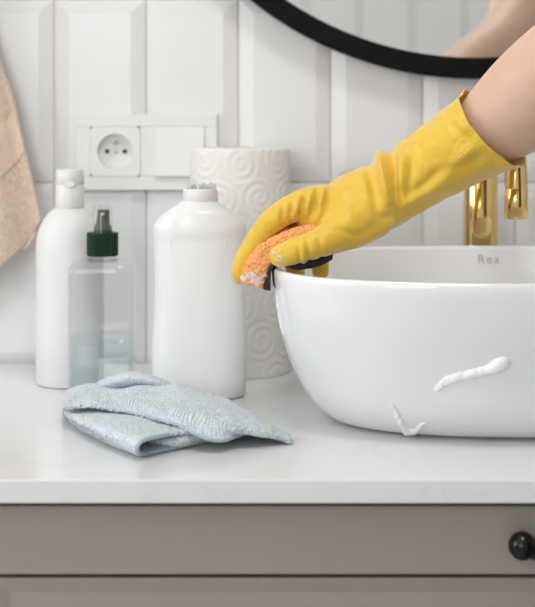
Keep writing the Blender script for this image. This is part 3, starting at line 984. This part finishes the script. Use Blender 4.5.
# woven border strip and its ribs, sewn on the front
bandv = [(.505, .0006), (.515, .0016), (.66, .0016), (.67, .0006)]
gb = []
for i in range(NUU):
    row = []
    for q in range(24):
        v = .665 + .125 * q / 23
        j = v * (NVV - 1); j0 = int(j); u = j - j0
        p = g[i][j0].lerp(g[i][j0 + 1], u)
        row.append(p + Vector((0, -.0026, 0)))
    gb.append(row)
V, Fs = sheet(gb, 0, None, '')
bme = bpy.data.meshes.new('woven_border'); bme.from_pydata([tuple(p) for p in V], [], Fs); bme.update()
M_border = mat('peach_weave', (0.78, 0.62, 0.50), 0.9, vary=0.0)
nt, b = nodes_of(M_border)
tc = [n for n in nt.nodes if n.type == 'TEX_COORD'][0]
vo = nt.nodes.new('ShaderNodeTexVoronoi'); vo.inputs['Scale'].default_value = 260; vo.inputs['Randomness'].default_value = 0.15
bpn = nt.nodes.new('ShaderNodeBump'); bpn.inputs['Strength'].default_value = .8; bpn.inputs['Distance'].default_value = .0012
nt.links.new(tc.outputs['Object'], vo.inputs['Vector']); nt.links.new(vo.outputs['Distance'], bpn.inputs['Height']); nt.links.new(bpn.outputs['Normal'], b.inputs['Normal'])
bo2 = link('woven_border', bme, M_border, tw, True); solidify(bo2, .0014, 0.0)
pl = g[int(NUU * .90)][NVV - 1]
tube('hanging_loop', [pl + Vector((-.014, -.002, .004)), pl + Vector((-.012, -.004, -.010)), pl + Vector((-.002, -.005, -.008)), pl + Vector((.006, -.003, .006))], .0022, M_towel, tw, per=8)

# ------------------------------------------------------------------ sponge
sg = thing('cleaning_sponge', 'orange sponge with black scouring side bent over the basin rim', 'sponge', tuple(P(285, 262, 1.30)))
up = [(240.5, 279), (246, 259), (261, 241.5), (288, 228), (312, 222.5), (333, 226)]
lo_ = [(263.5, 286), (268.5, 268), (277, 257), (294, 254), (312, 253), (333, 247)]
bl = [(270.5, 287.5), (271.0, 270), (277.5, 262), (295, 266.5), (314, 264.5), (331, 257)]


def slab(name, A, B, dn, df, m, bulge):
    a = catmull(A, 8); b = catmull(B, 8)
    rings = []
    ND, NT_ = 14, 6
    per = [(0, t / NT_) for t in range(NT_)] + [(d / ND, 1) for d in range(ND)] + [(1, 1 - t / NT_) for t in range(NT_)] + [(1 - d / ND, 0) for d in range(ND)]
    n = len(a)
    for i in range(n):
        mid = (Vector(a[i]) + Vector(b[i])) / 2
        ring = []
        e = 1.0
        for dd_, t in per:
            # round the long edges a little
            px_, py_ = a[i] + (b[i] - a[i]) * t
            dpt = dn + (df - dn) * dd_
            rnd = .10
            q = P(px_, py_, 1.30); q.y = dpt - D
            if dd_ in (0, 1) and (t < .01 or t > .99):
                q.y += bulge * (1 if dd_ == 0 else -1)
            q += Vector((noise.noise(q * 220), noise.noise(q * 220 + Vector((7, 0, 0))), noise.noise(q * 220 + Vector((0, 9, 0))))) * .0007
            ring.append(q)
        rings.append(ring)
    V, Fs = ring_mesh(rings)
    return link(name, mesh_from(V, Fs), m, sg, True)


fo_ = slab('foam_body', up, lo_, 1.274, 1.338, M_sponge, .003)
so_ = slab('scouring_pad', lo_, bl, 1.2745, 1.3375, M_scour, .001)
tag(so_, 'black scouring pad')

# ------------------------------------------------------------------ the person: gloved right arm reaching in from the right
person = thing('person', 'person reaching in from the right with a bare forearm and yellow rubber glove', 'person', (0.50, -0.80, 0.0))


def K(px, py, d, rpx, rdep):
    p = P(px, py, d)
    return (p.x, p.y, p.z, rpx * d / F, rdep)


def Kr(px, py, d, rpx):
    p = P(px, py, d); r_ = rpx * d / F
    return (p.x, p.y, p.z, r_, r_)


sleeve = chain([K(520, 110, 1.286, 51, .046), K(492, 128, 1.290, 45.5, .043), K(456, 149.5, 1.294, 40.5, .039), K(424, 170, 1.298, 36.5, .034), K(392, 190, 1.302, 34.5, .030),
                K(366, 203, 1.305, 35, .034), K(344, 211, 1.308, 34, .038), K(326, 213, 1.310, 27, .038), K(316, 212, 1.312, 22, .036)], 36, 6)
thenar = chain([K(372, 214, 1.285, 26, .020), K(350, 227, 1.272, 23, .018), K(330, 238, 1.262, 17, .0150), K(314, 245, 1.257, 14.5, .0125), K(297, 250.5, 1.256, 13.8, .0118), K(280, 255.8, 1.257, 11.5, .0100)], 22, 5)
index = chain([Kr(340, 203, 1.292, 18), Kr(314, 202, 1.289, 16.5), Kr(289, 210, 1.288, 14), Kr(271, 222.5, 1.288, 12.6), Kr(255.5, 241.5, 1.289, 11.0), Kr(244, 260, 1.290, 9.8), Kr(239, 273, 1.291, 8.6)], 20, 6)
middle = chain([Kr(338, 205, 1.312, 18), Kr(312, 203, 1.313, 16), Kr(289, 211.5, 1.314, 14), Kr(271, 224, 1.315, 12.6), Kr(256, 242, 1.315, 11.2), Kr(243, 262, 1.315, 10.2), Kr(240, 276, 1.315, 9)], 20, 6)
ring_f = chain([Kr(340, 209, 1.333, 17), Kr(318, 206, 1.338, 15), Kr(297, 216, 1.348, 13), Kr(290, 234, 1.352, 12), Kr(293, 256, 1.350, 10.5), Kr(296, 273, 1.346, 9.5)], 20, 6)
pinky = chain([Kr(345, 214, 1.352, 15), Kr(331, 215, 1.358, 13.5), Kr(322, 228, 1.366, 12), Kr(319, 248, 1.368, 10.5), Kr(320.5, 271, 1.365, 9)], 20, 6)
gm = union([sleeve, thenar, index, middle, ring_f, pinky], .00165, 7, .5)

# creases: (start px, end px, depth of the pull (m), width px); positive raises a ridge
CRE = [((379, 146), (388, 200), .0072, 6.5), ((391, 150), (397, 208), -.0062, 5), ((368, 160), (378, 214), -.0034, 6), ((403, 146), (401, 182), .0034, 6),
       ((413, 150), (408, 196), -.0026, 6), ((360, 172), (368, 190), .0016, 6),
       ((318, 190), (312, 216), -.0036, 3.6), ((306, 194), (300, 216), -.0032, 3.2), ((328, 190), (325, 218), -.0028, 3.8), ((311, 192), (306, 216), .0024, 3.2), ((323, 190), (318, 218), .0022, 3.2),
       ((293, 199), (290, 217), -.0022, 3), ((299, 197), (295, 217), .0018, 2.8), ((282, 204), (283, 221), -.0014, 3),
       ((331, 226), (356, 236), -.0024, 4), ((307, 238), (310, 265), -.0018, 2.6), ((298, 241), (300, 266), -.0016, 2.4), ((318, 236), (322, 260), -.0014, 3), ((302, 240), (304, 266), .0010, 2.4),
       ((396, 210), (432, 188), .0030, 7), ((432, 188), (474, 146), .0036, 9), ((410, 196), (446, 168), -.0030, 7), ((446, 172), (488, 152), -.0028, 7),
       ((444, 118), (476, 146), -.0022, 6), ((424, 138), (438, 172), -.0020, 7), ((452, 110), (462, 130), .0016, 5), ((384, 218), (424, 202), -.0026, 6),
       ((350, 242), (392, 216), -.0016, 7), ((340, 190), (352, 222), .0010, 8)]


def seg_d(x, y, a, b):
    ax, ay = a; bx_, by_ = b
    dx, dy = bx_ - ax, by_ - ay
    t = max(0, min(1, ((x - ax) * dx + (y - ay) * dy) / (dx * dx + dy * dy)))
    return math.hypot(x - ax - t * dx, y - ay - t * dy), t


gN = np.empty(len(gm.vertices) * 3); gm.vertices.foreach_get('normal', gN)
gP = np.empty(len(gm.vertices) * 3); gm.vertices.foreach_get('co', gP)
gN = gN.reshape(-1, 3); gP = gP.reshape(-1, 3); gO = gP.copy()
for vi in range(len(gP)):
    c = Vector(gP[vi]); d = c.y + D
    px_ = CX + c.x * F / d; py_ = CY - (c.z - ZC - H) * F / d
    n = Vector(gN[vi]); off = 0.0
    if n.y < .55:
        wgt = 1.0 if n.y < 0.2 else (0.55 - n.y) / .35
        for a, b_, am, wd in CRE:
            q, t = seg_d(px_, py_, a, b_)
            if q < 3 * wd:
                off += am * math.exp(-(q / wd) ** 2 * 1.6) * (0.35 + 0.65 * math.sin(PI * min(1, max(0, t * .8 + .1)))) * wgt
    loose = max(0, min(1, (px_ - 345) / 60))
    off += loose * (.0016 * noise.noise(c * 38) + .0008 * noise.noise(c * 85)) + .0003 * noise.noise(c * 150)
    gO[vi] = c + n * off
gm.vertices.foreach_set('co', gO.ravel()); gm.update()
# open the cuff: cut behind the line of its hem
pa, pb, pc = P(461, 92, 1.29), P(524, 163, 1.29), P(492, 128, 1.29)
along = (pb - pa).normalized()
nrm = Vector((0, 1, 0)).cross(along).normalized()
if nrm.dot(P(520, 110, 1.286) - pc) < 0: nrm = -nrm
nrm = (nrm + Vector((0, -0.42, 0))).normalized()
bm = bmesh.new(); bm.from_mesh(gm)
bmesh.ops.bisect_plane(bm, geom=bm.verts[:] + bm.edges[:] + bm.faces[:], dist=1e-6, plane_co=pc, plane_no=nrm, clear_outer=True)
# flare the last centimetre
for v in bm.verts:
    q = (v.co - pc).dot(nrm)
    if q > -.016:
        u = (q + .016) / .016
        ax = pc + nrm * q
        v.co += (v.co - ax).normalized() * (.0022 * u * u + .0012 * u * math.sin(9 * math.atan2((v.co - ax).dot(along), v.co.y - ax.y)))
bm.to_mesh(gm); bm.free()
for p in gm.polygons: p.use_smooth = True
glove = link('rubber_glove', gm, M_glove, person, True)
tag(glove, 'yellow rubber glove with open flared cuff')
solidify(glove, .0011, -1.0)

# body in one skin: head, neck, trunk, both arms, legs
SHR = Vector((0.430, -0.610, 1.405)); EL = Vector((0.312, -0.380, 1.205))
TC = Vector((0.515, -0.790, 0))      # trunk axis; the person faces -x, right side towards the wall


def k3(p, ra, rb=None):
    return (p[0], p[1], p[2], ra, rb if rb else ra)


w0 = P(452, 152, 1.294); w1 = P(486, 131, 1.290); w2 = P(520, 106, 1.282); w3 = P(556, 76, 1.268); w4 = P(600, 42, 1.245)
armR = chain([k3(w0, .022, .020), k3(w1, .0335, .032), k3(w2, .0425, .0405), k3(w3, .0455, .043), k3(w4, .0455, .044), k3(EL, .0440), k3(EL.lerp(SHR, .2) + Vector((.006, 0, -.004)), .0460),
              k3(EL.lerp(SHR, .5), .0520), k3(EL.lerp(SHR, .8), .0560), k3(SHR, .0580), k3((.500, -.700, 1.42), .062)], 28, 6)
trunk = chain([(.515, -.79, .92, .165, .125), (.515, -.79, 1.02, .148, .112), (.512, -.79, 1.12, .140, .106), (.505, -.79, 1.24, .158, .112), (.505, -.79, 1.34, .168, .110), (.512, -.79, 1.41, .130, .085), (.512, -.79, 1.455, .06, .060)], 36, 5, Vector((1, 0, 0)))
neck = chain([k3((.512, -.79, 1.42), .062), k3((.500, -.785, 1.50), .053), k3((.490, -.780, 1.56), .052)], 20, 5, Vector((1, 0, 0)))
hc = Vector((.475, -.775, 1.625))
head = chain([(hc.x + .005, hc.y, hc.z - .085, .042, .050), (hc.x, hc.y, hc.z - .05, .060, .075), (hc.x + .005, hc.y, hc.z, .072, .092), (hc.x + .01, hc.y, hc.z + .05, .074, .096), (hc.x + .012, hc.y, hc.z + .085, .055, .075)], 28, 5, Vector((1, 0, 0)))
nose = chain([k3((hc.x - .080, hc.y, hc.z + .018), .008), k3((hc.x - .090, hc.y, hc.z - .010), .0095), k3((hc.x - .093, hc.y, hc.z - .024), .0105)], 12, 4)
brow = chain([k3((hc.x - .080, hc.y - .035, hc.z + .026), .010), k3((hc.x - .088, hc.y, hc.z + .024), .010), k3((hc.x - .080, hc.y + .035, hc.z + .026), .010)], 12, 4, Vector((0, 0, 1)))
ears = [chain([k3((hc.x + .012, hc.y + s * .074, hc.z + .016), .012, .007), k3((hc.x + .010, hc.y + s * .080, hc.z - .004), .016, .007), k3((hc.x + .004, hc.y + s * .074, hc.z - .028), .009, .006)], 12, 4) for s in (-1, 1)]
armL = chain([k3((.512, -.89, 1.40), .062), k3((.512, -.968, 1.385), .058), k3((.515, -.998, 1.27), .050), k3((.515, -1.015, 1.12), .043), k3((.495, -1.018, 1.02), .040), k3((.470, -1.012, .90), .029), k3((.462, -1.008, .86), .026)], 24, 6, Vector((1, 0, 0)))
handL = chain([k3((.462, -1.008, .865), .020, .028), k3((.455, -1.005, .82), .017, .040), k3((.448, -1.002, .785), .014, .040)], 20, 5, Vector((1, 0, 0)))
fing = [chain([k3((.448 + o, -1.003, .79), .010), k3((.440 + o, -1.000, .79 - L * .5), .0085), k3((.428 + o, -.994, .79 - L), .0075)], 12, 4, Vector((0, 1, 0))) for o, L in ((-.030, .072), (-.010, .080), (.010, .074), (.029, .058))]
fing.append(chain([k3((.428, -1.000, .845), .013), k3((.408, -.992, .815), .011), k3((.398, -.985, .785), .009)], 12, 4))
legs = [chain([k3((.520, -.79 + s * .085, .93), .098), k3((.520, -.79 + s * .095, .75), .085), k3((.517, -.79 + s * .100, .50), .060), k3((.525, -.79 + s * .100, .36), .057), k3((.525, -.79 + s * .100, .10), .040)], 24, 6, Vector((1, 0, 0))) for s in (-1, 1)]
feet = [chain([k3((.545, -.79 + s * .100, .045), .042, .040), k3((.47, -.79 + s * .105, .040), .042, .034), k3((.39, -.79 + s * .110, .030), .040, .026)], 20, 5, Vector((0, 0, 1))) for s in (-1, 1)]
bmesh_person = union([armR, trunk, neck, head, nose, brow, armL, handL] + ears + fing + legs, .0042, 3, .5)
body_o = link('body', bmesh_person, M_skin, person, True)
# clothing: shirt with short sleeves, trousers, shoes
shirt = union([chain([(.518, -.79, .86, .192, .148), (.515, -.79, .94, .184, .142), (.515, -.79, 1.02, .160, .124), (.512, -.79, 1.12, .152, .118), (.505, -.79, 1.24, .168, .122), (.505, -.79, 1.34, .176, .119), (.512, -.79, 1.40, .150, .095)], 36, 5, Vector((1, 0, 0))),
               chain([k3((.51, -.72, 1.40), .073), k3(SHR + Vector((0.004, -.012, 0)), .068), k3(SHR.lerp(EL, .22), .066)], 24, 5),
               chain([k3((.512, -.87, 1.40), .073), k3((.512, -.968, 1.385), .068), k3((.514, -.992, 1.28), .064)], 24, 5, Vector((1, 0, 0)))], .006, 3)
link('shirt', shirt, M_shirt, person, True)
tr = union([chain([(.520, -.79, .96, .170, .130), (.520, -.79, .88, .182, .138)], 30, 5, Vector((1, 0, 0)))] +
           [chain([k3((.520, -.79 + s * .085, .90), .108), k3((.520, -.79 + s * .095, .75), .096), k3((.517, -.79 + s * .100, .50), .076), k3((.525, -.79 + s * .100, .30), .066), k3((.525, -.79 + s * .100, .11), .060)], 24, 6, Vector((1, 0, 0))) for s in (-1, 1)], .006, 3)
link('trousers', tr, M_jeans, person, True)
for f_ in feet:
    V, Fs = f_
    link('shoe', mesh_from(V, Fs), M_black, person, True)
hair = union([chain([(hc.x + .026, hc.y, hc.z - .03, .070, .068), (hc.x + .026, hc.y, hc.z + .03, .084, .092), (hc.x + .020, hc.y, hc.z + .075, .080, .090), (hc.x + .016, hc.y, hc.z + .100, .058, .066)], 26, 5, Vector((1, 0, 0)))], .006, 2)
link('hair', hair, M_hair, person, True)
for s in (-1, 1):
    e_ = ball('eye', (hc.x - .0715, hc.y + s * .030, hc.z + .006), .0125, M_eye, person)
    ball('iris', (hc.x - .0805, hc.y + s * .028, hc.z + .005), .0048, M_iris, e_)
V, Fs = chain([k3((hc.x - .078, hc.y - .022, hc.z - .052), .004), k3((hc.x - .086, hc.y, hc.z - .052), .0065), k3((hc.x - .078, hc.y + .022, hc.z - .052), .004)], 12, 4)
link('mouth', mesh_from(V, Fs), M_lip, person, True)

# ------------------------------------------------------------------ soap foam
bpy.context.view_layer.update()


def cast(b, px, py):
    o = cam_o.location; d = (P(px, py, 1.0) - o).normalized()
    h_, n_, _, _ = b.ray_cast(o, d)
    return h_, n_


def foam(label, path, b, seed, spread=0.0012, group='soap foam on the basin', m=None):
    random.seed(seed)
    parts = []
    for (px, py, r_) in path:
        h_, n_ = cast(b, px, py)
        if h_ is None: continue
        if n_.y > 0: n_ = -n_
        for q in range(3):
            jj = Vector((random.uniform(-1, 1), random.uniform(-1, 1), random.uniform(-1, 1))) * spread
            parts.append(sphere_part(h_ - n_ * (r_ * .30) + jj, r_ * random.uniform(.75, 1.1), 10, 7))
    o = link('soap_foam', union(parts, .0009 if m is None else .0006, 8 if m is None else 2), m or M_foam, None, True)
    return tag(o, label, 'foam', group)


def line(keys, n):
    c = catmull(keys, 12)
    return [tuple(c[int(i * (len(c) - 1) / (n - 1))]) for i in range(n)]


foam('long slanting smear of white foam on the basin front', line([(436, 390, .0020), (446, 382, .0036), (462, 376, .0038), (480, 372, .0042), (494, 368, .0056), (504, 362, .0052)], 60), BV, 1)
foam('small drip of white foam at the foot of the basin', line([(393, 405, .0018), (400, 420, .0026), (408, 432, .0034), (416, 430, .0026), (424, 423, .0016)], 40) + [(408, 437, .003)], BV, 2)
foam('thin run of foam down the left side of the basin', line([(277, 296, .0016), (279, 310, .0022), (281, 322, .0024), (284, 336, .0014)], 30), BV, 3, .0006)
BS = bvh(fo_)
BG = bvh(glove)
random.seed(11)
M_lather = mat_frost('soap_lather', (0.95, 0.95, 0.95), 0.50, 0.26, 0.2)
foam('white lather on the lower end of the orange sponge', [(random.gauss(253, 7), random.gauss(279, 4), random.uniform(.0007, .0017)) for _ in range(60)], BS, 4, .0010, 'lather on sponge and glove', M_lather)
foam('white lather on the thumb tip of the glove', [(random.gauss(277, 4), random.gauss(255, 5), random.uniform(.0005, .0011)) for _ in range(26)], BG, 5, .0006, 'lather on sponge and glove', M_lather)
